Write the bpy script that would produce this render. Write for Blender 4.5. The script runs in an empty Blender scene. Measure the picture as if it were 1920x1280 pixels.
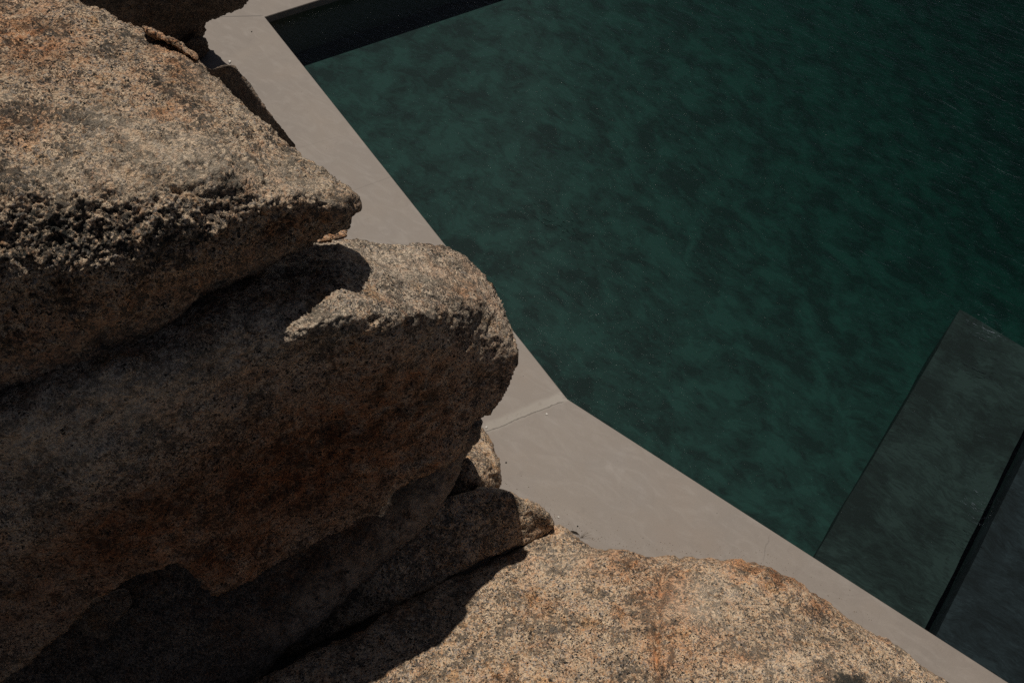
import bpy, bmesh, math, random
import numpy as np
from mathutils import Vector

# ------------------------------------------------------------------ camera, sky, sun, exposure
S = bpy.context.scene
COL = S.collection
CAM_H = 6.0
PITCH = math.radians(57.0)            # camera looks this far below the horizon
FPX = 1920 * 35.0 / 36.0              # focal length in pixels of the 1920 wide frame
cam_d = bpy.data.cameras.new('camera')
cam_d.lens = 35.0
cam_d.sensor_width = 36.0
cam_d.clip_end = 3000
cam = bpy.data.objects.new('camera', cam_d)
COL.objects.link(cam)
cam.location = (0, 0, CAM_H)
cam.rotation_euler = (math.pi / 2 - PITCH, 0, 0)
S.camera = cam

SUN_EL = math.radians(66.0)
SUN_AZ = math.radians(6.5)           # to the left of straight ahead
to_sun = Vector((-math.sin(SUN_AZ) * math.cos(SUN_EL), math.cos(SUN_AZ) * math.cos(SUN_EL), math.sin(SUN_EL)))
sd = bpy.data.lights.new('sun', 'SUN')
sd.energy = 5.0
sd.angle = math.radians(0.53)
sd.color = (1.0, 0.945, 0.87)
sun = bpy.data.objects.new('sun', sd)
COL.objects.link(sun)
sun.rotation_euler = to_sun.to_track_quat('Z', 'Y').to_euler()
sun.location = to_sun * 40

W = bpy.data.worlds.new('World')
S.world = W
W.use_nodes = True
wn = W.node_tree
wn.nodes.clear()
sky = wn.nodes.new('ShaderNodeTexSky')
sky.sky_type = 'NISHITA'
sky.sun_disc = False
sky.sun_elevation = SUN_EL
sky.sun_rotation = -SUN_AZ
sky.altitude = 50
sky.air_density = 0.35
sky.dust_density = 0.3
bg = wn.nodes.new('ShaderNodeBackground')
bg.inputs['Strength'].default_value = 0.06
wo = wn.nodes.new('ShaderNodeOutputWorld')
hs = wn.nodes.new('ShaderNodeHueSaturation')
hs.inputs['Saturation'].default_value = 0.6
wn.links.new(sky.outputs[0], hs.inputs['Color'])
wn.links.new(hs.outputs[0], bg.inputs[0])
wn.links.new(bg.outputs[0], wo.inputs[0])

S.view_settings.view_transform = 'Standard'
S.view_settings.look = 'None'
S.view_settings.exposure = -0.48
S.view_settings.gamma = 1.0
S.view_settings.use_curve_mapping = False
S.render.engine = 'CYCLES'
S.cycles.max_bounces = 8
S.cycles.transparent_max_bounces = 12
S.cycles.use_denoising = False
S.cycles.sample_clamp_direct = 1.7
S.cycles.sample_clamp_indirect = 3.0

# ------------------------------------------------------------------ survey: where a sight line meets a height
CP, SP = math.cos(PITCH), math.sin(PITCH)


def ray(px, py):
    """sight line (forward component 1) through a point of the survey photograph"""
    a = (np.asarray(px, float) - 960) / FPX
    v = (np.asarray(py, float) - 640) / FPX
    return a, CP - SP * v, -SP - CP * v


def at_z(px, py, z):
    rx, ry, rz = ray(px, py)
    t = (z - CAM_H) / rz
    return Vector((float(rx * t), float(ry * t), float(z)))


# ------------------------------------------------------------------ noise in numpy
def _hash(ix, iy, iz, seed):
    h = (ix * 374761393 + iy * 668265263 + iz * 2147483647 + seed * 1274126177) & 0xFFFFFFFF
    h = ((h ^ (h >> 13)) * 1274126177) & 0xFFFFFFFF
    h = ((h ^ (h >> 16)) * 2246822519) & 0xFFFFFFFF
    h = h ^ (h >> 15)
    return h.astype(np.float64) / 4294967295.0


def vnoise(p, freq, seed=0):
    q = p * freq
    i = np.floor(q).astype(np.int64)
    f = q - i
    f = f * f * f * (f * (f * 6 - 15) + 10)
    out = 0
    for dx in (0, 1):
        wx = f[:, 0] if dx else 1 - f[:, 0]
        for dy in (0, 1):
            wy = f[:, 1] if dy else 1 - f[:, 1]
            for dz in (0, 1):
                wz = f[:, 2] if dz else 1 - f[:, 2]
                out = out + wx * wy * wz * _hash(i[:, 0] + dx, i[:, 1] + dy, i[:, 2] + dz, seed)
    return out * 2 - 1


ROT = np.array([[0.36, 0.48, -0.8], [-0.8, 0.6, 0.0], [0.48, 0.64, 0.6]])


def fbm(p, freq, octv, seed=0, gain=0.5):
    s, a, q = 0, 1.0, p
    for o in range(octv):
        s = s + a * vnoise(q, freq * 2.03 ** o, seed + o * 17)
        a *= gain
        q = q @ ROT.T
    return s


def cells(p, freq, seed=0):
    """rounded lumps: 1 at the middle of a cell, 0 at its rim"""
    q = p * freq
    i = np.floor(q).astype(np.int64)
    d1 = np.full(len(p), 9.0)
    for dx in (-1, 0, 1):
        for dy in (-1, 0, 1):
            for dz in (-1, 0, 1):
                c = i + np.array([dx, dy, dz])
                o = np.stack([_hash(c[:, 0], c[:, 1], c[:, 2], seed + k) for k in (1, 2, 3)], 1)
                d1 = np.minimum(d1, ((c + o - q) ** 2).sum(1))
    return 1 - np.clip(np.sqrt(d1), 0, 1)


# ------------------------------------------------------------------ node helpers
class NT:
    def __init__(self, name):
        self.m = bpy.data.materials.new(name)
        self.m.use_nodes = True
        self.t = self.m.node_tree
        self.t.nodes.clear()
        self.out = self.n('ShaderNodeOutputMaterial')

    def n(self, kind, **kw):
        nd = self.t.nodes.new(kind)
        for k, v in kw.items():
            setattr(nd, k, v)
        return nd

    def set(self, sock, v):
        if hasattr(v, 'is_output') or isinstance(v, bpy.types.NodeSocket):
            self.t.links.new(v, sock)
        elif isinstance(v, (tuple, list)) and len(v) == 3 and sock.type == 'RGBA':
            sock.default_value = (*v, 1)
        else:
            sock.default_value = v

    def math(self, op, a, b=0.0, c=None, clamp=False):
        nd = self.n('ShaderNodeMath', operation=op)
        nd.use_clamp = clamp
        self.set(nd.inputs[0], a)
        self.set(nd.inputs[1], b)
        if c is not None:
            self.set(nd.inputs[2], c)
        return nd.outputs[0]

    def mix(self, f, a, b, blend='MIX'):
        nd = self.n('ShaderNodeMix', data_type='RGBA', blend_type=blend)
        self.set(nd.inputs[0], f)
        self.set(nd.inputs[6], a)
        self.set(nd.inputs[7], b)
        return nd.outputs[2]

    def ramp(self, f, stops, interp='LINEAR'):
        nd = self.n('ShaderNodeValToRGB')
        nd.color_ramp.interpolation = interp
        e = nd.color_ramp.elements
        while len(e) < len(stops):
            e.new(0.5)
        for el, (p, c) in zip(e, stops):
            el.position = p
            el.color = (*c, 1) if isinstance(c, tuple) else (c, c, c, 1)
        self.set(nd.inputs[0], f)
        return nd.outputs[0]

    def step(self, f, lo, hi):
        nd = self.n('ShaderNodeMapRange', interpolation_type='SMOOTHSTEP')
        self.set(nd.inputs[0], f)
        self.set(nd.inputs[1], lo)
        self.set(nd.inputs[2], hi)
        return nd.outputs[0]

    def noise(self, vec, scale, detail=4, rough=0.55, dist=0.0):
        nd = self.n('ShaderNodeTexNoise')
        self.set(nd.inputs['Vector'], vec)
        nd.inputs['Scale'].default_value = scale
        nd.inputs['Detail'].default_value = detail
        nd.inputs['Roughness'].default_value = rough
        nd.inputs['Distortion'].default_value = dist
        return nd

    def voro(self, vec, scale, feature='F1', rand=1.0):
        nd = self.n('ShaderNodeTexVoronoi', feature=feature)
        self.set(nd.inputs['Vector'], vec)
        nd.inputs['Scale'].default_value = scale
        nd.inputs['Randomness'].default_value = rand
        return nd

    def mapping(self, vec, rot=(0, 0, 0), scale=(1, 1, 1), loc=(0, 0, 0)):
        if rot != (0, 0, 0):             # turn first, then stretch
            vec = self.mapping(vec, (0, 0, 0), (1, 1, 1), loc) if loc != (0, 0, 0) else vec
            nd = self.n('ShaderNodeMapping')
            self.set(nd.inputs[0], vec)
            nd.inputs[2].default_value = rot
            return self.mapping(nd.outputs[0], (0, 0, 0), scale)
        nd = self.n('ShaderNodeMapping')
        self.set(nd.inputs[0], vec)
        nd.inputs[1].default_value = loc
        nd.inputs[2].default_value = rot
        nd.inputs[3].default_value = scale
        return nd.outputs[0]

    def bump(self, h, dist, strength=1.0, normal=None):
        nd = self.n('ShaderNodeBump')
        nd.inputs['Strength'].default_value = strength
        nd.inputs['Distance'].default_value = dist
        self.set(nd.inputs['Height'], h)
        if normal is not None:
            self.set(nd.inputs['Normal'], normal)
        return nd.outputs[0]

    def surf(self, color, rough=0.9, normal=None, spec=0.3):
        b = self.n('ShaderNodeBsdfPrincipled')
        self.set(b.inputs['Base Color'], color)
        self.set(b.inputs['Roughness'], rough)
        b.inputs['Specular IOR Level'].default_value = spec
        if normal is not None:
            self.set(b.inputs['Normal'], normal)
        self.t.links.new(b.outputs[0], self.out.inputs[0])
        return self.m


# ------------------------------------------------------------------ materials
def granite(name, cream=(0.74, 0.565, 0.39), peach=(0.60, 0.395, 0.25), grey=(0.42, 0.355, 0.295), dark=(0.035, 0.032, 0.028),
            grain=100, dark_share=0.07, weather=0.5, relief=0.004, patina=0.5, crust=(0.030, 0.032, 0.028)):
    t = NT(name)
    co = t.n('ShaderNodeTexCoord').outputs['Object']
    w = t.noise(co, 60, 4, 0.65)
    v = t.n('ShaderNodeVectorMath', operation='MULTIPLY_ADD')
    t.set(v.inputs[0], w.outputs['Color'])
    v.inputs[1].default_value = (0.022,) * 3
    t.set(v.inputs[2], co)
    wco = v.outputs[0]
    g = t.voro(wco, grain)
    sep = t.n('ShaderNodeSeparateColor')
    t.set(sep.inputs[0], g.outputs['Color'])
    base = t.ramp(sep.outputs[0], [(0.0, dark), (dark_share, grey), (dark_share + 0.20, cream), (0.66, peach),
                                   (0.86, tuple(c * 1.2 for c in cream))], 'CONSTANT')
    fine = t.noise(co, 330, 4, 0.75).outputs[0]
    base = t.mix(0.75, base, t.ramp(fine, [(0.32, 0.16), (0.47, 0.90), (0.68, 1.2)]), 'MULTIPLY')
    # biotite flecks, gathered in swarms; they also paint tiny shadows of the relief
    swarm = t.noise(co, 11, 4, 0.6).outputs[0]
    g2 = t.voro(wco, grain * 1.9)
    sep2 = t.n('ShaderNodeSeparateColor')
    t.set(sep2.inputs[0], g2.outputs['Color'])
    thr = t.math('MULTIPLY_ADD', t.step(swarm, 0.40, 0.66), 0.30, 0.05)
    fl = t.math('LESS_THAN', sep2.outputs[1], thr)
    base = t.mix(t.math('MULTIPLY', fl, 0.86), base, dark)
    cl = t.noise(co, 34, 7, 0.78, 0.5).outputs[0]
    area = t.noise(t.mapping(co, loc=(5, 2, 8)), 5.5, 5, 0.62, 0.7).outputs[0]
    lo_ = t.math('MULTIPLY_ADD', t.step(area, 0.36, 0.64), -0.135, 0.595)
    cm = t.step(t.math('SUBTRACT', cl, lo_), 0.0, 0.06)
    base = t.mix(t.math('MULTIPLY', cm, weather), base, (0.060, 0.055, 0.047))
    # patina: broad grey-brown, pinkish and ochre areas
    big = t.noise(co, 4.2, 6, 0.62, 0.8).outputs[0]
    base = t.mix(t.math('MULTIPLY', t.step(big, 0.46, 0.66), patina), base, t.mix(1.0, base, (0.50, 0.48, 0.46), 'MULTIPLY'))
    pink = t.noise(t.mapping(co, loc=(7, 3, 1)), 6.5, 5, 0.65, 0.6).outputs[0]
    base = t.mix(t.math('MULTIPLY', t.step(pink, 0.50, 0.66), 0.6), base, t.mix(1.0, base, (0.95, 0.74, 0.62), 'MULTIPLY'))
    och = t.noise(t.mapping(co, loc=(2, 9, 4)), 9, 6, 0.7, 0.6).outputs[0]
    base = t.mix(t.math('MULTIPLY', t.step(och, 0.54, 0.66), 0.6), base, t.mix(1.0, base, (0.92, 0.66, 0.40), 'MULTIPLY'))
    # stone stains with painted light and shade: r = rust and desert varnish, g = lichen crust, b = bleached and brightened shade
    at = t.n('ShaderNodeAttribute', attribute_name='stain')
    ss = t.n('ShaderNodeSeparateColor')
    t.set(ss.inputs[0], at.outputs['Color'])
    mot = t.noise(co, 14, 6, 0.7).outputs[0]
    rust = t.math('MULTIPLY', ss.outputs[0], t.step(mot, 0.36, 0.58))
    base = t.mix(rust, base, t.mix(0.85, base, (0.92, 0.56, 0.33), 'MULTIPLY'))
    rust2 = t.math('MULTIPLY', ss.outputs[0], t.step(t.noise(co, 20, 6, 0.72).outputs[0], 0.53, 0.66))
    base = t.mix(t.math('MULTIPLY', rust2, 0.6), base, (0.26, 0.115, 0.048))
    varn_shade = t.math('MULTIPLY', t.math('MULTIPLY_ADD', at.outputs['Alpha'], -1.0, 1.0), t.step(t.noise(t.mapping(co, loc=(1, 1, 8)), 5, 6, 0.68).outputs[0], 0.24, 0.48))  # maroon coat of the stone, deepened to paint the shaded front darker
    base = t.mix(t.math('MULTIPLY', varn_shade, 0.9), base, t.mix(1.0, base, (0.46, 0.315, 0.25), 'MULTIPLY'))
    mot2 = t.noise(co, 44, 6, 0.78).outputs[0]
    lich = t.math('MULTIPLY', t.step(t.math('ADD', ss.outputs[1], t.math('MULTIPLY_ADD', mot2, 1.6, -0.8)), 0.30, 0.62), 0.92)
    base = t.mix(lich, base, crust)
    base = t.mix(t.math('MULTIPLY', ss.outputs[2], t.step(mot, 0.36, 0.58)), base, t.mix(0.55, base, (0.84, 0.70, 0.53)))
    # relief: crystals standing proud, pits between
    h = t.math('MULTIPLY', g.outputs['Distance'], -0.7)
    h = t.math('ADD', h, t.math('MULTIPLY', t.noise(co, 42, 7, 0.76, 0.4).outputs[0], 2.0))
    h = t.math('ADD', h, t.math('MULTIPLY', t.math('MAXIMUM', fl, cm), -0.35))
    nrm = t.bump(h, relief * 2.2, 1.0)
    return t.surf(base, 0.9, nrm, 0.25)


G_MAIN = granite('granite_coarse', relief=0.0062, patina=0.55, weather=0.85)
G_MID = granite('granite_grey', cream=(0.68, 0.55, 0.405), peach=(0.56, 0.395, 0.275), grain=115, relief=0.0050, patina=0.6, weather=0.72)
G_WARM = granite('granite_warm', cream=(0.68, 0.505, 0.335), peach=(0.60, 0.375, 0.22), grey=(0.40, 0.33, 0.27), grain=120, dark_share=0.08, weather=0.7, relief=0.0034)
G_DARK_SHADED = granite('granite_dark_shaded', cream=(0.27, 0.21, 0.155), peach=(0.23, 0.15, 0.10), grey=(0.15, 0.13, 0.115), grain=130, dark_share=0.14, relief=0.004)  # dark granite; deep shade of the low rocks is put into its colour


def seam(t, sx, sy, a, b, wob, width, off=0.0):
    """mask of a line a-b on the slab, 1 on the line"""
    a, b = Vector(a[:2]), Vector(b[:2])
    d = b - a
    L = d.length
    d /= L
    u = t.math('ADD', t.math('MULTIPLY', sx, d.x), t.math('MULTIPLY_ADD', sy, d.y, -(a @ d)))
    n = t.math('ADD', t.math('MULTIPLY', sx, -d.y), t.math('MULTIPLY_ADD', sy, d.x, -(a @ Vector((-d.y, d.x))) + off))
    n = t.math('ABSOLUTE', t.math('ADD', n, wob))
    m = t.step(n, width, width * 0.35)
    m = t.math('MULTIPLY', m, t.step(u, -0.02, 0.02))
    return t.math('MULTIPLY', m, t.step(u, L + 0.02, L - 0.02))


def concrete():
    t = NT('polished_concrete')
    co = t.n('ShaderNodeNewGeometry').outputs['Position']
    sx = t.n('ShaderNodeSeparateXYZ')
    t.set(sx.inputs[0], co)
    x, y = sx.outputs[0], sx.outputs[1]
    cloud = t.noise(co, 2.2, 6, 0.6, 0.5).outputs[0]
    base = t.ramp(cloud, [(0.3, (0.188, 0.158, 0.133)), (0.7, (0.240, 0.204, 0.172))])
    trow = t.noise(t.mapping(co, (0, 0, 0.6), (3.0, 7.0, 3.0)), 1.5, 7, 0.65, 1.2).outputs[0]
    base = t.mix(t.step(trow, 0.42, 0.75), base, t.mix(0.5, base, (0.280, 0.245, 0.213)))
    base = t.mix(t.math('MULTIPLY', t.step(t.noise(co, 5.5, 6, 0.7, 0.8).outputs[0], 0.55, 0.75), 0.45), base, (0.168, 0.138, 0.116))
    base = t.mix(t.math('MULTIPLY', t.step(t.noise(co, 1.3, 4, 0.6).outputs[0], 0.5, 0.7), 0.3), base, (0.232, 0.178, 0.139))
    fine = t.noise(co, 160, 3, 0.7).outputs[0]
    base = t.mix(0.16, base, t.ramp(fine, [(0.3, 0.4), (0.7, 1.0)]), 'MULTIPLY')
    pit = t.step(t.voro(co, 14).outputs['Distance'], 0.05, 0.03)
    base = t.mix(t.math('MULTIPLY', pit, t.step(t.noise(co, 3, 2).outputs[0], 0.5, 0.62)), base, (0.05, 0.043, 0.038))
    wob = t.math('MULTIPLY_ADD', t.noise(co, 9, 6, 0.65).outputs[0], 0.06, -0.03)
    wob2 = t.math('MULTIPLY_ADD', t.noise(co, 2.5, 3, 0.5).outputs[0], 0.03, -0.015)
    band = seam(t, x, y, at_z(905, 800, 0), at_z(1062, 735, 0), wob, 0.055, 0.02)
    base = t.mix(t.math('MULTIPLY', band, t.step(t.noise(co, 18, 4, 0.6).outputs[0], 0.28, 0.5)), base, (0.262, 0.231, 0.196))
    cr = seam(t, x, y, at_z(905, 812, 0), at_z(1055, 752, 0), wob, 0.0048)
    c2 = seam(t, x, y, at_z(1440, 1005, 0), at_z(1432, 1052, 0), wob, 0.004)
    h1 = seam(t, x, y, at_z(600, 378, 0), at_z(745, 328, 0), wob2, 0.0045)
    h2 = seam(t, x, y, at_z(540, 283, 0), at_z(640, 255, 0), wob2, 0.0035)
    h3 = seam(t, x, y, at_z(400, 32, 0), at_z(492, 30, 0), 0.0, 0.008)
    ln = t.math('MAXIMUM', t.math('MAXIMUM', t.math('MULTIPLY', cr, 0.65), t.math('MULTIPLY', c2, 0.25)),
                t.math('MAXIMUM', t.math('MULTIPLY', h1, 0.22), t.math('MAXIMUM', t.math('MULTIPLY', h2, 0.15), t.math('MULTIPLY', h3, 0.6))))
    base = t.mix(ln, base, (0.06, 0.05, 0.043))
    h = t.math('ADD', t.math('MULTIPLY', t.noise(co, 40, 5, 0.6).outputs[0], 0.5), t.math('MULTIPLY', ln, -1.0))
    h = t.math('ADD', h, t.math('MULTIPLY', cloud, 1.5))
    return t.surf(base, t.ramp(cloud, [(0.3, 0.55), (0.7, 0.75)]), t.bump(h, 0.003, 0.6), 0.3)


def pool_stone(name, lite, mid, dark, rot, seed, lo=0.40, hi=0.62, sc=2.3, s1=0.10, s2=0.10):
    """honed stone with rippling light and dark painted as drifting patches"""
    t = NT(name)
    co = t.n('ShaderNodeNewGeometry').outputs['Position']
    co = t.mapping(co, loc=(seed, seed * 0.7, 0))
    wr = t.noise(co, 1.7, 3, 0.5)
    v = t.n('ShaderNodeVectorMath', operation='MULTIPLY_ADD')
    t.set(v.inputs[0], wr.outputs['Color'])
    v.inputs[1].default_value = (0.35,) * 3
    t.set(v.inputs[2], co)
    wco = v.outputs[0]
    big = t.noise(t.mapping(wco, (0, 0, rot), (0.95, 1.05, 1.0)), sc * 1.15, 3, 0.5).outputs[0]
    mid_n = t.noise(t.mapping(wco, (0, 0, rot + 0.25), (0.85, 1.3, 1.0)), sc * 2.7, 4, 0.5, 0.8).outputs[0]
    st1 = t.noise(t.mapping(wco, (0, 0, rot), (1.8, 8.0, 4.0)), 6.0, 6, 0.7, 1.0).outputs[0]
    st2 = t.noise(t.mapping(wco, (0, 0, rot - 0.75), (1.8, 7.0, 4.0)), 6.0, 6, 0.7, 1.0).outputs[0]
    f = t.math('ADD', t.math('MULTIPLY', big, 0.56), t.math('MULTIPLY', mid_n, 0.30))
    f = t.math('ADD', f, t.math('ADD', t.math('MULTIPLY', st1, s1), t.math('MULTIPLY', st2, s2)))
    f = t.math('MULTIPLY', f, 1.0 / (0.86 + s1 + s2))
    col = t.ramp(f, [(lo, dark), ((lo + hi) / 2, mid), (hi, lite)], 'EASE')  # ripple caustics and reflections imitated in the stone colour
    return t.surf(col, 0.8, None, 0.2)


def water_mat():
    t = NT('pool_water')
    co = t.n('ShaderNodeNewGeometry').outputs['Position']
    rot = math.radians(37)
    a = t.noise(t.mapping(co, (0, 0, rot), (1.6, 6.0, 1.0)), 2.2, 3, 0.5, 1.6).outputs[0]
    b = t.noise(t.mapping(co, (0, 0, rot - 0.45), (4.0, 12.0, 1.0)), 2.6, 3, 0.5, 2.2).outputs[0]
    c = t.noise(t.mapping(co, (0, 0, rot - 0.3), (1.0, 2.0, 1.0)), 1.1, 3, 0.5, 0.5).outputs[0]
    h = t.math('ADD', t.math('MULTIPLY', a, 1.0), t.math('ADD', t.math('MULTIPLY', b, 0.35), t.math('MULTIPLY', c, 1.2)))
    sx = t.n('ShaderNodeSeparateXYZ')
    t.set(sx.inputs[0], co)
    # rings spreading from two inlets
    for (px, py, r, k, amp) in ((1025, 300, 0.42, 95, 0.30), (1075, 318, 0.25, 120, 0.24), (1835, 945, 0.22, 130, 0.30), (1855, 610, 0.25, 120, 0.22)):
        q = at_z(px, py, -0.07)
        dx = t.math('SUBTRACT', sx.outputs[0], q.x)
        dy = t.math('SUBTRACT', sx.outputs[1], q.y)
        d = t.math('SQRT', t.math('ADD', t.math('MULTIPLY', dx, dx), t.math('MULTIPLY', dy, dy)))
        d = t.math('ADD', d, t.math('MULTIPLY_ADD', a, 0.12, -0.06))
        e = t.step(d, r, 0.0)
        h = t.math('ADD', h, t.math('MULTIPLY', t.math('MULTIPLY', t.math('SINE', t.math('MULTIPLY', d, k)), e), amp))
    nrm = t.bump(h, 0.0095, 1.0)
    fr = t.n('ShaderNodeFresnel')
    fr.inputs[0].default_value = 1.33
    t.set(fr.inputs[1], nrm)
    gl = t.n('ShaderNodeBsdfGlossy')
    gl.distribution = 'BECKMANN'
    gl.inputs['Roughness'].default_value = 0.03
    t.set(gl.inputs['Normal'], nrm)
    tr = t.n('ShaderNodeBsdfTransparent')
    mx = t.n('ShaderNodeMixShader')
    t.set(mx.inputs[0], fr.outputs[0])
    t.set(mx.inputs[1], tr.outputs[0])
    t.set(mx.inputs[2], gl.outputs[0])
    t.t.links.new(mx.outputs[0], t.out.inputs[0])
    va = t.n('ShaderNodeVolumeAbsorption')
    va.inputs[0].default_value = (0.42, 0.74, 0.69, 1)
    va.inputs[1].default_value = 1.15
    t.t.links.new(va.outputs[0], t.out.inputs[1])
    return t.m


def plain(name, col, rough=0.85, jit=0.3, sc=60, spec=0.3):
    t = NT(name)
    co = t.n('ShaderNodeTexCoord').outputs['Object']
    n = t.noise(co, sc, 4, 0.6).outputs[0]
    return t.surf(t.mix(t.step(n, 0.35, 0.65), tuple(c * (1 - jit) for c in col), col), rough, t.bump(n, 0.003, 0.5), spec)


def soil_mat():
    t = NT('dark_unseen_soil')
    co = t.n('ShaderNodeNewGeometry').outputs['Position']
    n = t.noise(co, 0.8, 8, 0.65).outputs[0]
    return t.surf(t.ramp(n, [(0.3, (0.055, 0.045, 0.033)), (0.7, (0.12, 0.095, 0.07))]), 0.95, t.bump(n, 0.1, 0.6))


# ------------------------------------------------------------------ object helpers
def link(name, me, mat, parent=None):
    o = bpy.data.objects.new(name, me)
    COL.objects.link(o)
    if mat:
        me.materials.append(mat)
    if parent:
        o.parent = parent
    return o


def tag(o, label, cat, group=None):
    o['label'] = label
    o['category'] = cat
    if group:
        o['group'] = group
    return o


def structure(o):
    o['kind'] = 'structure'
    return o


def prism(name, pts, z0, z1, mat):
    """upright prism over a polygon seen counter-clockwise from above"""
    bm = bmesh.new()
    a = [bm.verts.new((p[0], p[1], z1)) for p in pts]
    b = [bm.verts.new((p[0], p[1], z0)) for p in pts]
    bm.faces.new(a)
    bm.faces.new(b[::-1])
    n = len(pts)
    for i in range(n):
        j = (i + 1) % n
        bm.faces.new((a[i], b[i], b[j], a[j]))
    bmesh.ops.recalc_face_normals(bm, faces=bm.faces)
    me = bpy.data.meshes.new(name)
    bm.to_mesh(me)
    bm.free()
    return link(name, me, mat)


# ------------------------------------------------------------------ the deck, the pool
c0, c1, c2 = at_z(495, 32, 0), at_z(1062, 748, 0), at_z(1890, 1280, 0)
d1 = (at_z(597, 0, 0) - c0).normalized()
e1 = c0 + d1 * 13
d3 = (c2 - c1).normalized()
e3 = c1 + d3 * 9
e4 = e3 + Vector((9, 4, 0))
POOL = [c0, c1, e3, e4, Vector((13.5, 9, 0)), e1]          # counter-clockwise


def ring_sheet(name, outer, inner, z, wall_to, mat):
    bm = bmesh.new()
    loops = []
    for pts in (outer, inner):
        vs = [bm.verts.new((p[0], p[1], z)) for p in pts]
        loops.append(vs)
        for i in range(len(vs)):
            bm.edges.new((vs[i], vs[(i + 1) % len(vs)]))
    bmesh.ops.triangle_fill(bm, edges=bm.edges[:], use_beauty=True, normal=(0, 0, 1))
    for f in bm.faces:
        if f.normal.z < 0:
            f.normal_flip()
    if wall_to is not None:
        vs = loops[1]
        mid_p = sum((Vector(p) for p in inner), Vector()) / len(inner)
        lip = [bm.verts.new(v.co + (mid_p - v.co).normalized() * 0.007 + Vector((0, 0, -0.006))) for v in vs]
        for i in range(len(vs)):
            j = (i + 1) % len(vs)
            bm.faces.new((vs[i], vs[j], lip[j], lip[i]))
        vs = lip
        low = [bm.verts.new((v.co.x, v.co.y, wall_to)) for v in vs]
        for i in range(len(vs)):
            j = (i + 1) % len(vs)
            bm.faces.new((vs[i], vs[j], low[j], low[i]))
    me = bpy.data.meshes.new(name)
    bm.to_mesh(me)
    bm.free()
    return link(name, me, mat)


OUT = [(-4.5, 5.0), (-1.2, 1.3), (0.3, 0.95), (2.6, 0.6), (9, -4), (24, -4), (24, 24), (-12, 24), (-12, 9)]
M_CONC = concrete()
deck = structure(ring_sheet('pool_deck', OUT, POOL, 0.0, -2.6, M_CONC))
BIG = [(-900, -900), (900, -900), (900, 900), (-900, 900)]
ground = structure(ring_sheet('ground', BIG, OUT, -0.015, None, soil_mat()))  # unseen ground, darkened and brought under the camera to cut bounce light


def grow(pts, g):
    c = sum((Vector(p[:2]) for p in pts), Vector((0, 0))) / len(pts)
    return [Vector((*(Vector(p[:2]) + (Vector(p[:2]) - c).normalized() * g), 0)) for p in pts]


M_FLOOR = pool_stone('green_pool_stone', (0.0222, 0.0430, 0.0390), (0.0165, 0.0292, 0.0270), (0.0110, 0.0158, 0.0152), math.radians(32), 3.1, 0.435, 0.575, 3.4, 0.26, 0.20)
M_BENCH = pool_stone('grey_green_stone', (0.0185, 0.0275, 0.0258), (0.0105, 0.0158, 0.0149), (0.0055, 0.0080, 0.0076), math.radians(37), 7.7, 0.44, 0.565, 2.6, 0.55, 0.15)
M_SLAB = pool_stone('slate_stone', (0.0150, 0.0195, 0.0240), (0.0080, 0.0105, 0.0135), (0.0040, 0.0052, 0.0068), math.radians(37), 11.3, 0.44, 0.565, 2.6, 0.60, 0.15)
M_SLOT = plain('channel_shade_lining', (0.007, 0.009, 0.009), spec=0.0)  # near-black colour stands in for deep shade in the slot


def floor_z(p):
    k = max(0.0, min(1.0, (p.x - 0.2) / 6.0)) * max(0.0, min(1.0, (p.y - 0.6) / 5.0))
    return -0.50 - 1.5 * k


bm = bmesh.new()
NX, NY = 60, 50
xs = np.linspace(-4, 15, NX)
ys = np.linspace(-8, 14, NY)
g = [[bm.verts.new((x, y, floor_z(Vector((x, y))))) for x in xs] for y in ys]
for j in range(NY - 1):
    for i in range(NX - 1):
        bm.faces.new((g[j][i], g[j][i + 1], g[j + 1][i + 1], g[j + 1][i]))
me = bpy.data.meshes.new('pool_floor')
bm.to_mesh(me)
bm.free()
for p in me.polygons:
    p.use_smooth = True
structure(link('pool_floor', me, M_FLOOR))

water = structure(prism('water', grow(POOL, 0.03), -2.5, -0.07, water_mat()))

ZB = -0.40
b_tl, b_bl = at_z(1800, 580, ZB), at_z(1525, 1048, ZB)
b_r0, b_r1 = at_z(1918, 812, ZB), at_z(1728, 1190, ZB)
dv = (b_bl - b_tl).normalized()
dr = (b_r1 - b_r0).normalized()
b_tr_dir = (at_z(1888, 632, ZB) - b_tl).normalized()
# upper right corner: where the top edge meets the right edge line
den = b_tr_dir.x * dr.y - b_tr_dir.y * dr.x
k = ((b_r0 - b_tl).x * dr.y - (b_r0 - b_tl).y * dr.x) / den
b_tr = b_tl + b_tr_dir * k


def hewn(pts, amp, seed):
    """a hand-laid edge: corners joined by slightly uneven lines"""
    out = []
    for i, a in enumerate(pts):
        b = pts[(i + 1) % len(pts)]
        n = max(2, int((b - a).length / 0.06))
        side = Vector((-(b - a).y, (b - a).x, 0)).normalized()
        q = np.array([list(a + (b - a) * (k / n)) for k in range(n)])
        w = 0.7 * vnoise(q, 2.5, seed) + 0.3 * vnoise(q, 9.0, seed + 1)
        for k in range(n):
            out.append(Vector(q[k]) + side * float(w[k]) * amp * min(1.0, 4.0 * k / n + 0.2))
    return out


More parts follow.
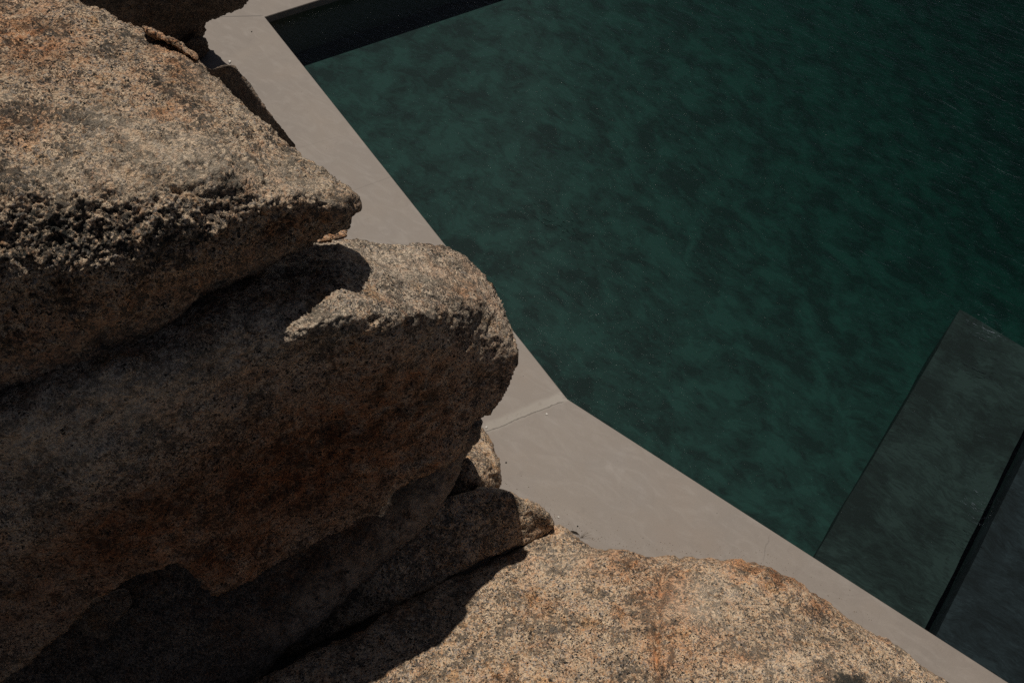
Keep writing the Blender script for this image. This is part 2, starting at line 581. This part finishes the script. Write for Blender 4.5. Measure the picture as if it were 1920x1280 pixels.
bench = structure(prism('pool_bench', hewn([b_tl, b_bl + dv * 0.5, b_r1 + dr * 0.5, b_tr], 0.010, 3), -2.4, ZB, M_BENCH))
s0, s1 = at_z(1938, 826, ZB + 0.05), at_z(1750, 1200, ZB + 0.05)
ds = (s1 - s0).normalized()
far = Vector((6, 2.6, 0))
structure(prism('pool_ledge', hewn([s0 - ds * 0.6, s1 + ds * 2.5, s1 + ds * 2.5 + far, s0 - ds * 0.6 + far], 0.008, 7), -2.4, ZB + 0.05, M_SLAB))
channel = structure(prism('channel_floor', [b_tr, b_r1 + dr * 0.5, s1 + ds * 0.5, s0 - ds * 0.6], -2.3, -0.60, M_SLOT))


# ------------------------------------------------------------------ boulders
def smooth_outline(pts, per=6):
    P = np.array(pts, float)
    n = len(P)
    out = []
    for i in range(n):
        p0, p1, p2, p3 = P[(i - 1) % n], P[i], P[(i + 1) % n], P[(i + 2) % n]
        for s in np.arange(per) / per:
            out.append(0.5 * (2 * p1 + (p2 - p0) * s + (2 * p0 - 5 * p1 + 4 * p2 - p3) * s * s + (3 * p1 - p0 - 3 * p2 + p3) * s ** 3))
    return np.array(out)


def poly_dist(q, poly):
    """distance to the outline, nearest outline point, inside flag"""
    best = np.full(len(q), 1e18)
    near = np.zeros_like(q)
    ins = np.zeros(len(q), bool)
    n = len(poly)
    for i in range(n):
        a, b = poly[i], poly[(i + 1) % n]
        ab = b - a
        L = max((ab ** 2).sum(), 1e-9)
        s = np.clip(((q - a) @ ab) / L, 0, 1)
        pt = a + s[:, None] * ab
        d = ((q - pt) ** 2).sum(1)
        m = d < best
        best[m] = d[m]
        near[m] = pt[m]
        c = (a[1] > q[:, 1]) != (b[1] > q[:, 1])
        if abs(b[1] - a[1]) > 1e-9:
            xx = a[0] + (q[:, 1] - a[1]) * (b[0] - a[0]) / (b[1] - a[1])
            ins ^= c & (q[:, 0] < xx)
    return np.sqrt(best), near, ins


def tps(ctrl, smooth=1e-4):
    """thin-plate surface through the control points (x, y, value)"""
    C = np.array(ctrl, float)
    X = C[:, :2] / 400.0
    n = len(X)
    r2 = ((X[:, None] - X[None]) ** 2).sum(2)
    K = 0.5 * r2 * np.log(r2 + 1e-12) + smooth * np.eye(n)
    P = np.hstack([np.ones((n, 1)), X])
    A = np.zeros((n + 3, n + 3))
    A[:n, :n] = K
    A[:n, n:] = P
    A[n:, :n] = P.T
    sol = np.linalg.solve(A, np.r_[C[:, 2], 0, 0, 0])

    def f(q):
        Q = q / 400.0
        out = sol[n] + Q @ sol[n + 1:]
        for i in range(n):
            r = ((Q - X[i]) ** 2).sum(1)
            out = out + sol[i] * 0.5 * r * np.log(r + 1e-12)
        return out
    return f


def blobs(q, lst):
    m = np.zeros(len(q))
    for (x, y, rx, ry, ang, amt) in lst:
        c, s = math.cos(math.radians(ang)), math.sin(math.radians(ang))
        u = ((q[:, 0] - x) * c + (q[:, 1] - y) * s) / rx
        v = (-(q[:, 0] - x) * s + (q[:, 1] - y) * c) / ry
        m = np.maximum(m, amt * np.exp(-(u * u + v * v) ** 1.3))
    return m


def boulder(name, outline, ctrl, mat, step=3.0, round_px=26, round_m=0.10, thick=0.9, seed=1, rough=1.0,
            rust=(), lichen=(), pale=(), coarse=(), grooves=(), lump=1.0, parent=None, rust0=0.0, lichen0=0.0, varnish_shade=(), back_pow=0.5):
    poly = smooth_outline(outline)
    lo, hi = poly.min(0) - step, poly.max(0) + step
    gx = np.arange(lo[0], hi[0] + step, step)
    gy = np.arange(lo[1], hi[1] + step, step)
    nx, ny = len(gx), len(gy)
    XX, YY = np.meshgrid(gx, gy)
    q = np.stack([XX.ravel(), YY.ravel()], 1)
    d, near, ins = poly_dist(q, poly)
    idx = np.arange(nx * ny).reshape(ny, nx)
    quads = np.stack([idx[:-1, :-1], idx[:-1, 1:], idx[1:, 1:], idx[1:, :-1]], -1).reshape(-1, 4)
    cen = q[quads].mean(1)
    cd, _, cin = poly_dist(cen, poly)
    quads = quads[cin]
    used, inv = np.unique(quads, return_inverse=True)
    quads = inv.reshape(-1, 4)
    q, d, near, ins = q[used], d[used], near[used], ins[used]
    # rim vertices are those of edges with a single face
    ed = np.concatenate([quads[:, [0, 1]], quads[:, [1, 2]], quads[:, [2, 3]], quads[:, [3, 0]]])
    es = np.sort(ed, 1)
    key = es[:, 0].astype(np.int64) * len(q) + es[:, 1]
    _, first, cnt = np.unique(key, return_index=True, return_counts=True)
    rim_e = es[first[cnt == 1]]
    rim = np.zeros(len(q), bool)
    rim[rim_e.ravel()] = True
    q = np.where(rim[:, None], near, q)
    d = np.where(rim, 0.0, d)
    f = tps([(x, y, (CAM_H - z) / (SP + CP * (y - 640) / FPX)) for (x, y, z) in ctrl])
    D = f(q)
    s = np.clip(d / round_px, 0, 1)
    roll = 1 - np.sqrt(np.clip(1 - (1 - s) ** 2, 0, 1))
    Df = D + round_m * roll
    # the far side bulges away from the rim
    dm = max(d.max(), 1.0)
    sb = np.clip(d / (dm * 0.8), 0, 1)
    Db = D + round_m + thick * np.clip(1 - (1 - sb) ** 2, 0, 1) ** back_pow + 0.004 * (~rim)
    Db = np.maximum(Db, Df + 0.004 * (~rim))
    rx, ry, rz = ray(q[:, 0], q[:, 1])
    R = np.stack([rx, ry, rz], 1)
    cam_o = np.array([0, 0, CAM_H])
    Pf = cam_o + R * Df[:, None]
    inner = ~rim
    Pb = cam_o + R[inner] * Db[inner][:, None]
    back_id = np.where(rim, np.arange(len(q)), 0)
    back_id[inner] = len(q) + np.arange(inner.sum())
    V = np.concatenate([Pf, Pb])
    F = np.concatenate([quads[:, ::-1], back_id[quads]])
    # outward normals by accumulation
    fn = np.cross(V[F[:, 2]] - V[F[:, 0]], V[F[:, 3]] - V[F[:, 1]])
    N = np.zeros_like(V)
    for k in range(4):
        for ax in range(3):
            N[:, ax] += np.bincount(F[:, k], fn[:, ax], len(V))
    N /= np.linalg.norm(N, axis=1, keepdims=True) + 1e-12
    if (N[:len(q)] * R).sum() > 0:      # front must face the camera side
        N = -N
        F = F[:, ::-1]
    Q2 = np.concatenate([q, q[inner]])
    cz = blobs(Q2, coarse)
    h = 0.030 * lump * fbm(V, 2.6, 3, seed) + 0.010 * fbm(V, 11, 3, seed + 5)
    h = h + rough * (1 + 0.8 * cz) * (0.0055 * fbm(V, 30, 3, seed + 9, 0.6))
    Vw = V + 0.016 * np.stack([fbm(V, 34, 2, seed + 40), fbm(V, 34, 2, seed + 50), fbm(V, 34, 2, seed + 60)], 1)
    grit = 0.5 * (cells(Vw, 72, seed + 3) - 0.45) + 0.5 * (cells(Vw, 118, seed + 4) - 0.45) + 0.4 * fbm(V, 60, 3, seed + 70, 0.75)
    h = h + rough * (0.28 + 0.78 * cz) * 0.0115 * grit
    h = h + 0.010 * lump * (0.35 - np.abs(fbm(V, 5.5, 4, seed + 90, 0.55)))
    h = h - rough * 0.006 * np.clip(fbm(V, 20, 2, seed + 21) - 0.25, 0, 1) * 2
    for (pl, wpx, dep) in grooves:
        pl = np.array(pl, float)
        dd = np.full(len(Q2), 1e9)
        for a, b in zip(pl[:-1], pl[1:]):
            ab = b - a
            ss_ = np.clip(((Q2 - a) @ ab) / (ab @ ab), 0, 1)
            dd = np.minimum(dd, np.linalg.norm(Q2 - a - ss_[:, None] * ab, axis=1))
        dd = dd + 5 * vnoise(V, 14, seed + 31)
        h = h - dep * np.exp(-(dd / wpx) ** 2)
    V = V + N * h[:, None]
    org = V.mean(0)
    org[2] = V[:, 2].min()
    me = bpy.data.meshes.new(name)
    me.vertices.add(len(V))
    me.vertices.foreach_set('co', (V - org).ravel())
    me.loops.add(F.size)
    me.loops.foreach_set('vertex_index', F.ravel().astype(np.int32))
    me.polygons.add(len(F))
    me.polygons.foreach_set('loop_start', np.arange(0, F.size, 4, dtype=np.int32))
    me.polygons.foreach_set('loop_total', np.full(len(F), 4, np.int32))
    me.polygons.foreach_set('use_smooth', np.ones(len(F), bool))
    me.update()
    st = np.ones((len(V), 4), np.float32)
    st[:, 0] = np.maximum(blobs(Q2, rust), rust0)
    st[:, 1] = np.maximum(blobs(Q2, lichen), lichen0)
    st[:, 1] *= np.clip(0.95 - 1.1 * cz * grit, 0.35, 1.35)
    st[:, 3] = 1 - blobs(Q2, varnish_shade)
    st[:, 2] = blobs(Q2, pale)
    at = me.attributes.new('stain', 'FLOAT_COLOR', 'POINT')
    at.data.foreach_set('color', st.ravel())
    o = link(name, me, mat, parent)
    o.location = Vector(org) - (parent.location if parent else Vector())
    return o


def cols(*cc):
    return [(x, y, z) for x, lst in cc for (y, z) in lst]


top = boulder('boulder', [
    (-350, -190), (-150, -150), (0, -75), (80, -35), (145, -2), (180, 14), (235, 38), (300, 62), (332, 82), (372, 114), (420, 150), (470, 196),
    (520, 242), (548, 279), (575, 306), (610, 328), (640, 350), (660, 368), (667, 383), (664, 400), (650, 413), (640, 428), (600, 445), (560, 463),
    (520, 483), (480, 507), (440, 531), (400, 560), (340, 598), (290, 628), (220, 660), (150, 695), (80, 732), (0, 768), (-120, 825), (-300, 880),
    (-420, 700), (-460, 300), (-430, -60)],
    cols((-300, [(-100, 3.0), (100, 3.2), (300, 3.4), (430, 3.4), (600, 3.1), (800, 2.55)]),
         (0, [(-40, 3.02), (150, 3.28), (300, 3.38), (380, 3.36), (460, 3.26), (530, 3.14), (568, 3.02), (650, 2.78), (740, 2.54)]),
         (200, [(20, 3.0), (150, 3.22), (300, 3.35), (370, 3.33), (450, 3.22), (520, 3.10), (552, 2.99), (600, 2.82), (650, 2.64)]),
         (400, [(150, 3.02), (250, 3.18), (340, 3.24), (410, 3.16), (450, 3.09), (482, 2.99), (540, 2.73)]),
         (540, [(290, 2.94), (355, 3.03), (395, 2.99), (430, 2.86), (462, 2.72)]),
         (640, [(365, 2.88), (380, 2.89), (395, 2.86), (420, 2.74)])),
    G_MAIN, step=2.2, seed=3, thick=0.55, rough=1.35, round_px=30, round_m=0.12,
    coarse=[(80, 460, 360, 150, 0, 0.85), (450, 410, 150, 100, -10, 0.8), (250, 250, 340, 140, 20, 0.45)],
    lichen=[(110, 440, 310, 85, 2, 0.50), (60, 350, 90, 40, 0, 0.45), (430, 355, 45, 35, 20, 0.62), (330, 440, 150, 45, -12, 0.5), (295, 155, 50, 22, 40, 0.42), (390, 250, 60, 18, 45, 0.40),
            (80, 50, 40, 18, 20, 0.5), (330, 240, 60, 22, 20, 0.4)],
    rust=[(150, 640, 320, 70, -24, 1.0), (420, 520, 150, 30, -30, 1.0), (560, 430, 90, 26, -25, 0.9), (510, 430, 16, 20, 0, 1.0), (40, 60, 120, 70, 20, 0.8), (310, 190, 90, 40, 40, 0.5),
          (30, 240, 60, 40, 0, 0.5), (330, 120, 60, 30, 40, 0.8)],
    pale=[(330, 290, 190, 60, 15, 1.0), (560, 340, 90, 35, 30, 0.9), (180, 330, 130, 50, 0, 0.8), (160, 645, 300, 60, -24, 0.35), (450, 510, 150, 30, -30, 0.35), (430, 160, 120, 40, 40, 0.4), (10, 175, 20, 14, 0, 0.9)])  # underside patches paint bounce light into the stone colour
tag(top, 'largest granite boulder, pointed at its right end, sunlit on top', 'boulder')

flake = boulder('flake', [(268, 48), (300, 60), (332, 72), (352, 88), (372, 108), (368, 116), (350, 108), (325, 92), (298, 76), (272, 62)],
                [(270, 55, 3.04), (300, 67, 3.04), (325, 82, 3.04), (350, 98, 3.02), (368, 112, 3.01), (300, 80, 3.03)],
                G_MAIN, step=1.5, round_px=8, round_m=0.04, thick=0.10, seed=8, lump=0.2, rust0=0.7, parent=top)

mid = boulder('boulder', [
    (-400, 860), (-150, 800), (0, 705), (200, 605), (400, 515), (520, 462), (600, 455), (650, 447), (690, 452), (720, 461), (750, 463), (775, 456), (810, 457),
    (835, 464), (865, 478), (890, 497), (915, 523), (935, 552), (952, 592), (964, 625), (973, 655), (972, 680), (962, 708), (945, 745), (925, 770),
    (902, 785), (885, 800), (862, 838), (830, 862), (800, 880), (760, 905), (738, 925), (715, 955), (690, 968), (640, 995), (600, 1010), (550, 1040),
    (500, 1068), (450, 1098), (415, 1112), (395, 1112), (372, 1090), (345, 1065), (320, 1052), (295, 1062), (240, 1088), (180, 1130), (120, 1180),
    (70, 1225), (30, 1255), (-20, 1290), (-150, 1380), (-400, 1450), (-520, 1150)],
    cols((-300, [(900, 2.4), (1000, 2.1), (1200, 1.3), (1400, 0.8)]),
         (0, [(735, 2.54), (770, 2.58), (805, 2.53), (855, 2.35), (950, 2.08), (1080, 1.6), (1200, 1.1), (1270, 0.85)]),
         (200, [(640, 2.60), (690, 2.66), (740, 2.56), (800, 2.41), (900, 2.14), (1000, 1.75), (1110, 1.25)]),
         (400, [(540, 2.56), (590, 2.64), (655, 2.57), (740, 2.36), (800, 2.18), (900, 1.80), (1000, 1.45), (1100, 1.08)]),
         (500, [(500, 2.50), (560, 2.58), (650, 2.52)]),
         (550, [(600, 2.60), (645, 2.54)]),
         (655, [(462, 2.40), (520, 2.52), (570, 2.56)]), (700, [(475, 2.28)]),
         (600, [(470, 2.42), (550, 2.57), (610, 2.59), (652, 2.45), (760, 1.98), (900, 1.45), (1000, 1.08)]),
         (800, [(470, 2.10), (540, 2.26), (585, 2.34), (632, 2.20), (740, 1.80), (870, 1.28)]),
         (900, [(505, 1.86), (565, 1.94), (605, 1.88), (680, 1.72), (780, 1.38)]),
         (955, [(590, 1.77), (620, 1.77), (660, 1.72), (700, 1.60)])),
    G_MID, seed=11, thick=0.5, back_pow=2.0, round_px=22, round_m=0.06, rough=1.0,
    coarse=[(650, 610, 190, 50, -8, 0.8), (860, 560, 80, 60, 30, 0.5)],
    lichen=[(800, 520, 60, 14, 10, 0.5), (720, 500, 30, 12, 0, 0.4), (900, 680, 60, 60, 0, 0.3)],
    varnish_shade=[(540, 890, 320, 130, -24, 1.0), (240, 1000, 260, 90, -28, 0.9), (420, 1040, 150, 80, 0, 1.0)  , (60, 1160, 160, 80, -35, 0.7)],  # real maroon coat, spread and deepened as painted shade
    rust=[(870, 535, 55, 28, 35, 0.8), (740, 740, 200, 80, -12, 0.8), (600, 850, 330, 120, -20, 1.0), (250, 1000, 260, 80, -25, 0.9), (800, 790, 110, 60, -30, 0.5), (400, 1050, 200, 60, -25, 0.9), (460, 720, 60, 20, -20, 0.7)],
    pale=[(700, 490, 80, 30, 10, 0.4), (600, 600, 70, 30, -10, 0.5), (180, 780, 260, 80, -24, 0.8), (470, 640, 120, 60, -24, 0.6), (780, 500, 130, 30, 10, 0.6)])  # patches along the gap paint skylight into the stone colour
tag(mid, 'rounded boulder under the pointed one, its blunt end overhanging the concrete deck', 'boulder')

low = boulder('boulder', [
    (640, 900), (780, 830), (850, 795), (897, 788), (893, 820), (884, 845), (870, 872), (854, 912), (826, 950), (790, 995), (740, 1040), (700, 1075), (650, 1118),
    (610, 1165), (590, 1185), (545, 1215), (520, 1250), (500, 1290), (470, 1420), (200, 1550), (-200, 1550), (-260, 1300), (50, 1130), (350, 980)],
    [(880, 800, 1.05), (887, 845, 0.90), (868, 895, 0.78), (800, 870, 0.9), (800, 930, 0.78), (790, 985, 0.62), (700, 960, 0.78), (700, 1010, 0.70), (700, 1070, 0.52),
     (600, 1030, 0.74), (600, 1090, 0.66), (600, 1165, 0.47), (400, 1080, 0.70), (400, 1140, 0.66), (400, 1250, 0.48), (500, 1130, 0.62), (500, 1280, 0.34),
     (200, 1150, 0.66), (200, 1280, 0.46), (0, 1250, 0.55), (0, 1350, 0.4), (200, 1450, 0.1), (-200, 1400, 0.35)],
    G_DARK_SHADED, seed=21, thick=0.5, round_px=20, round_m=0.08, rust=[(800, 960, 120, 40, -45, 1.0), (600, 1080, 190, 60, -35, 0.9)], pale=[(790, 960, 150, 40, -48, 0.7), (620, 1110, 150, 40, -38, 0.6)])  # lighter lower edge paints a highlight into the colour
tag(low, 'dark shaded boulder layer beneath the blunt overhanging boulder, above the low rounded stone', 'boulder')

side = boulder('boulder', [
    (540, 1230), (660, 1172), (740, 1140), (800, 1105), (880, 1062), (960, 1032), (1000, 1017), (1025, 1005), (1040, 988), (1036, 968), (1012, 945), (965, 925),
    (920, 915), (895, 914), (870, 920), (800, 945), (680, 1000), (560, 1090), (500, 1180)],
    [(900, 925, 0.58), (960, 932, 0.56), (1000, 950, 0.50), (1028, 975, 0.40), (1000, 985, 0.41), (1000, 1008, 0.33), (960, 980, 0.47), (960, 1022, 0.38), (900, 1000, 0.48), (900, 1048, 0.40),
     (750, 1100, 0.44), (740, 1132, 0.36), (620, 1180, 0.24), (800, 1020, 0.50), (650, 1100, 0.36), (800, 1080, 0.42)],
    G_WARM, step=2.5, seed=31, thick=0.35, round_px=12, round_m=0.04, rough=0.8, lump=0.5)
tag(side, 'low rounded boulder on the deck edge, half sunlit, resting against the broad peach slab', 'boulder')

back = boulder('boulder', [(850, 820), (880, 797), (898, 794), (914, 810), (927, 834), (935, 862), (939, 888), (937, 910), (915, 920), (870, 932), (825, 935), (805, 890), (830, 840)],
               [(895, 805, 0.35), (915, 830, 0.36), (926, 880, 0.40), (890, 870, 0.55), (900, 910, 0.46), (850, 860, 0.5), (925, 905, 0.35), (830, 915, 0.46), (815, 890, 0.48)],
               G_WARM, step=2.0, seed=37, thick=0.3, round_px=12, round_m=0.05, rough=0.9, lump=0.4)
tag(back, 'small sunlit boulder peeking out beneath the overhanging boulder, beside the cracked concrete', 'boulder')

slab = boulder('boulder', [
    (250, 1360), (500, 1270), (650, 1195), (800, 1110), (950, 1032), (1000, 1000), (1035, 983), (1060, 985), (1085, 1005), (1105, 1018), (1150, 1026), (1190, 1033),
    (1220, 1044), (1260, 1040), (1320, 1046), (1350, 1052), (1375, 1045), (1410, 1053), (1450, 1067), (1500, 1095), (1560, 1130), (1620, 1170), (1700, 1222),
    (1785, 1285), (1900, 1380), (1960, 1550), (1500, 1720), (800, 1720), (250, 1560)],
    [(1060, 1000, 0.34), (1000, 1030, 0.36), (900, 1100, 0.43), (800, 1160, 0.48), (650, 1230, 0.48), (1100, 1040, 0.42), (1200, 1060, 0.45), (1350, 1070, 0.50),
     (1450, 1090, 0.48), (1550, 1150, 0.46), (1700, 1250, 0.44), (1200, 1150, 0.62), (1400, 1180, 0.70), (1000, 1180, 0.56), (900, 1280, 0.62), (1200, 1300, 0.74),
     (1500, 1280, 0.74), (1640, 1280, 0.58), (1200, 1650, 0.6), (600, 1350, 0.55), (1700, 1480, 0.70), (300, 1450, 0.5)],
    G_WARM, seed=41, thick=0.4, round_px=26, round_m=0.09, rough=0.85, lump=0.8,
    grooves=[([(1245, 1060), (1238, 1120), (1232, 1180), (1230, 1300)], 8, 0.034)],
    lichen=[(1340, 1105, 30, 22, 10, 0.42), (1570, 1160, 60, 26, 35, 0.45), (1380, 1180, 45, 18, 20, 0.45), (1460, 1200, 55, 18, 20, 0.45), (1530, 1150, 50, 16, 30, 0.45),
            (1590, 1275, 40, 16, 5, 0.8), (1000, 1180, 60, 25, 0, 0.25)],
    rust=[(1150, 1060, 60, 30, 10, 0.6), (1240, 1110, 60, 70, 0, 0.7), (1238, 1120, 10, 60, 0, 1.0), (1232, 1220, 10, 70, 0, 1.0), (1430, 1070, 130, 22, 18, 0.9), (1260, 1200, 70, 90, 0, 0.6), (1540, 1130, 60, 20, 30, 0.6), (1380, 1230, 60, 14, 5, 0.7)],
    pale=[(1320, 1130, 80, 50, 0, 0.6), (1050, 1050, 70, 30, 0, 0.4), (1450, 1240, 100, 40, 10, 0.3)])
tag(slab, 'broad peach granite slab in the foreground, sunlit, crossed by a thin rusty crack', 'boulder')

far_b = boulder('boulder', [
    (469, -5), (453, 14), (422, 30), (406, 35), (391, 44), (387, 50), (391, 57), (382, 68), (370, 80), (340, 100), (280, 90), (150, 60), (-50, -20), (-80, -160),
    (100, -200), (300, -150), (400, -90), (450, -45)],
    [(385, 60, 0.24), (420, 28, 0.62), (460, 2, 1.02), (440, -30, 1.06), (400, 0, 0.86), (300, 30, 0.70), (300, 85, 0.26), (200, 30, 0.85), (190, -5, 1.08), (200, -80, 1.25), (320, -80, 0.98),
     (400, -70, 1.05), (0, -150, 1.3), (0, -40, 1.0)],
    G_DARK_SHADED, step=2.5, seed=51, thick=0.6, back_pow=1.2, round_px=18, round_m=0.12, rust=[(300, 60, 120, 40, 0, 0.5)], lichen=[(330, 40, 110, 35, 10, 0.4)])
tag(far_b, 'dark boulder at the back beyond the pointed one, its shaded face overhanging the deck', 'boulder')

dark_c = boulder('boulder', [(370, 118), (385, 124), (398, 129), (410, 125), (430, 121.5), (443, 127), (454, 140), (474, 168), (495, 197), (518, 226), (540, 254), (554, 276),
                             (545, 292), (500, 285), (440, 220), (380, 160)],
                 [(400, 130, 0.42), (430, 124, 0.46), (450, 145, 0.42), (490, 202, 0.36), (530, 256, 0.30), (400, 150, 0.24), (440, 175, 0.16), (480, 230, 0.06), (420, 165, 0.16), (520, 270, 0.05)],
                 G_DARK_SHADED, step=2.0, seed=71, thick=0.32, back_pow=1.0, round_px=5, round_m=0.03, rough=0.7, lump=0.3)
tag(dark_c, 'low dark boulder in shade on the deck, behind the right slope of the pointed boulder', 'boulder')

chock = boulder('stone', [(381, 72), (389, 81), (391, 91), (386, 98), (380, 107), (372, 120), (350, 115), (340, 90), (360, 72)],
                [(375, 80, 0.24), (388, 90, 0.16), (384, 100, 0.06), (372, 112, 0.03), (360, 90, 0.2), (350, 105, 0.1)],
                G_DARK_SHADED, step=1.5, seed=57, thick=0.25, round_px=7, round_m=0.05, rough=1.0, lump=0.3)
tag(chock, 'small brown stone on the deck under the dark boulder at the back', 'stone')

wedge = boulder('stone', [(654, 404), (653, 425), (651, 441), (640, 447), (600, 455), (560, 472), (530, 484), (500, 470), (560, 425), (620, 392)],
                [(640, 430, 1.92), (600, 440, 1.94), (648, 412, 1.84), (560, 460, 1.95), (620, 405, 1.86)],
                G_WARM, step=1.5, seed=61, thick=0.3, round_px=8, round_m=0.05, lump=0.4, rust0=0.7)
tag(wedge, 'small rusty orange stone wedged in the gap under the pointed boulder tip', 'stone')

nub = boulder('stone', [(150, 1150), (170, 1125), (200, 1110), (240, 1103), (246, 1133), (231, 1155), (209, 1172), (206, 1190), (180, 1194), (158, 1182)],
              [(170, 1140, 0.9), (200, 1120, 0.94), (240, 1115, 0.94), (235, 1145, 0.86), (200, 1170, 0.8), (190, 1188, 0.75), (170, 1175, 0.8)],
              G_DARK_SHADED, step=2.5, seed=67, thick=0.3, round_px=10, round_m=0.05, lump=0.3)
tag(nub, 'small dark stone in the black hollow under the overhanging boulder', 'stone')


# ------------------------------------------------------------------ litter on the deck
def pebble(px, py, size, mat, seed, flat=0.6):
    bm = bmesh.new()
    bmesh.ops.create_icosphere(bm, subdivisions=2, radius=1)
    rr = random.Random(seed)
    k = [rr.uniform(0.75, 1.25) for _ in range(3)]
    for v in bm.verts:
        n = 1 + 0.25 * math.sin(3.1 * v.co.x + seed) * math.cos(2.7 * v.co.y + seed * 2)
        v.co = Vector((v.co.x * k[0], v.co.y * k[1], v.co.z * flat)) * size * n
    me = bpy.data.meshes.new('pebble')
    bm.to_mesh(me)
    bm.free()
    o = link('pebble', me, mat)
    p = at_z(px, py, 0)
    o.location = (p.x, p.y, size * flat * 0.7)
    return o


M_WHITE = plain('pale_quartz', (0.62, 0.58, 0.52))
M_BLACK = plain('dark_grit', (0.03, 0.027, 0.024))
tag(pebble(431, 117, 0.014, M_WHITE, 1), 'white pebble on the deck right behind the low dark boulder', 'pebble')
tag(pebble(1025, 776, 0.006, M_WHITE, 2), 'tiny white pebble on the crack in the concrete', 'pebble')
tag(pebble(1083, 986, 0.006, M_BLACK, 4), 'black pebble on the deck above the peach slab', 'pebble')
tag(pebble(472, 60, 0.006, M_BLACK, 5), 'dark pebble on the deck by the pool corner', 'pebble')
tag(pebble(949, 867, 0.005, M_BLACK, 6), 'dark speck of a pebble on the deck right of the small sunlit boulder', 'pebble')


def twig(name, strands, mat):
    bm = bmesh.new()
    for pts, r in strands:
        prev = None
        for i, p in enumerate(pts):
            rr = r * (1 - 0.7 * i / (len(pts) - 1))
            ringv = [bm.verts.new((p[0] + rr * math.cos(a), p[1] + rr * math.sin(a) * 0.6, p[2] + rr * math.sin(a + 0.8))) for a in (0, 2.1, 4.2)]
            if prev:
                for k in range(3):
                    bm.faces.new((prev[k], prev[(k + 1) % 3], ringv[(k + 1) % 3], ringv[k]))
            prev = ringv
    me = bpy.data.meshes.new(name)
    bm.to_mesh(me)
    bm.free()
    return link(name, me, mat)


tag(pebble(1047, 969, 0.007, M_WHITE, 9), 'pale chip of stone on the deck touching the low rounded boulder', 'pebble')
tag(pebble(912, 801, 0.008, M_WHITE, 12), 'pale chip on the deck at the left end of the crack', 'pebble')
q0 = at_z(1077, 999, 0.05)
bm = bmesh.new()
ring = [(-0.032, 0.010, 0.004), (-0.012, 0.013, 0.010), (0.014, 0.004, 0.010), (0.034, -0.014, 0.002), (0.010, -0.008, 0.002), (-0.014, 0.000, 0.002)]
up = [bm.verts.new((x, y, z + 0.0015)) for x, y, z in ring]
dn = [bm.verts.new((x, y, z - 0.0015)) for x, y, z in ring]
bm.faces.new(up)
bm.faces.new(dn[::-1])
for i in range(6):
    j = (i + 1) % 6
    bm.faces.new((up[i], dn[i], dn[j], up[j]))
bmesh.ops.recalc_face_normals(bm, faces=bm.faces)
me = bpy.data.meshes.new('dead_leaf')
bm.to_mesh(me)
bm.free()
lf = link('dead_leaf', me, plain('dead_leaf_brown', (0.03, 0.022, 0.016)))
lf.location = q0
tag(lf, 'curled dark dead leaf at the upper edge of the peach slab', 'leaf')

bm = bmesh.new()
rg = random.Random(12)
edge_px = [(940, 905), (1010, 940), (1042, 975), (1088, 1004), (1130, 1018), (1190, 1028), (1260, 1036), (1330, 1042), (1400, 1046), (1470, 1070), (1560, 1122), (1640, 1172)]
for n in range(330):
    u = rg.random() * (len(edge_px) - 1)
    i = int(u)
    f = u - i
    dist = min(60.0, rg.expovariate(1 / 11.0))
    x = edge_px[i][0] * (1 - f) + edge_px[i + 1][0] * f + dist * 0.55
    y = edge_px[i][1] * (1 - f) + edge_px[i + 1][1] * f - dist * 0.8
    p = at_z(x, y, 0.0)
    r = rg.choice((0.0012, 0.0016, 0.0022, 0.0035))
    vs = [bm.verts.new(p + Vector((rg.uniform(-1, 1) * r * 1.4, rg.uniform(-1, 1) * r * 1.4, r * 0.1))) for _ in range(3)]
    tp = bm.verts.new(p + Vector((0, 0, r * 1.3)))
    bm.faces.new(vs)
    for k in range(3):
        bm.faces.new((vs[k], vs[(k + 1) % 3], tp))
bmesh.ops.recalc_face_normals(bm, faces=bm.faces)
me = bpy.data.meshes.new('sand_grit')
bm.to_mesh(me)
bm.free()
gr = link('sand_grit', me, plain('granite_sand', (0.24, 0.17, 0.11), sc=300))
gr['kind'] = 'stuff'
tag(gr, 'loose granite grit gathered on the deck along the foot of the boulders', 'grit')

b0 = at_z(1090, 1008, 0.0)
st = []
rnd = random.Random(5)
for i in range(7):
    a = rnd.uniform(-1.2, 1.6)
    L = rnd.uniform(0.03, 0.075)
    st.append(([(b0.x, b0.y, 0.0), (b0.x + L * 0.4 * math.sin(a), b0.y + L * 0.3 * math.cos(a), L * 0.45),
                (b0.x + L * math.sin(a) * 1.1, b0.y + L * 0.6 * math.cos(a), L * 0.75)], 0.0016))
tag(twig('dry_grass', st, plain('dry_straw', (0.14, 0.10, 0.06))), 'tiny sprig of dry grass between the deck and the peach slab', 'grass')
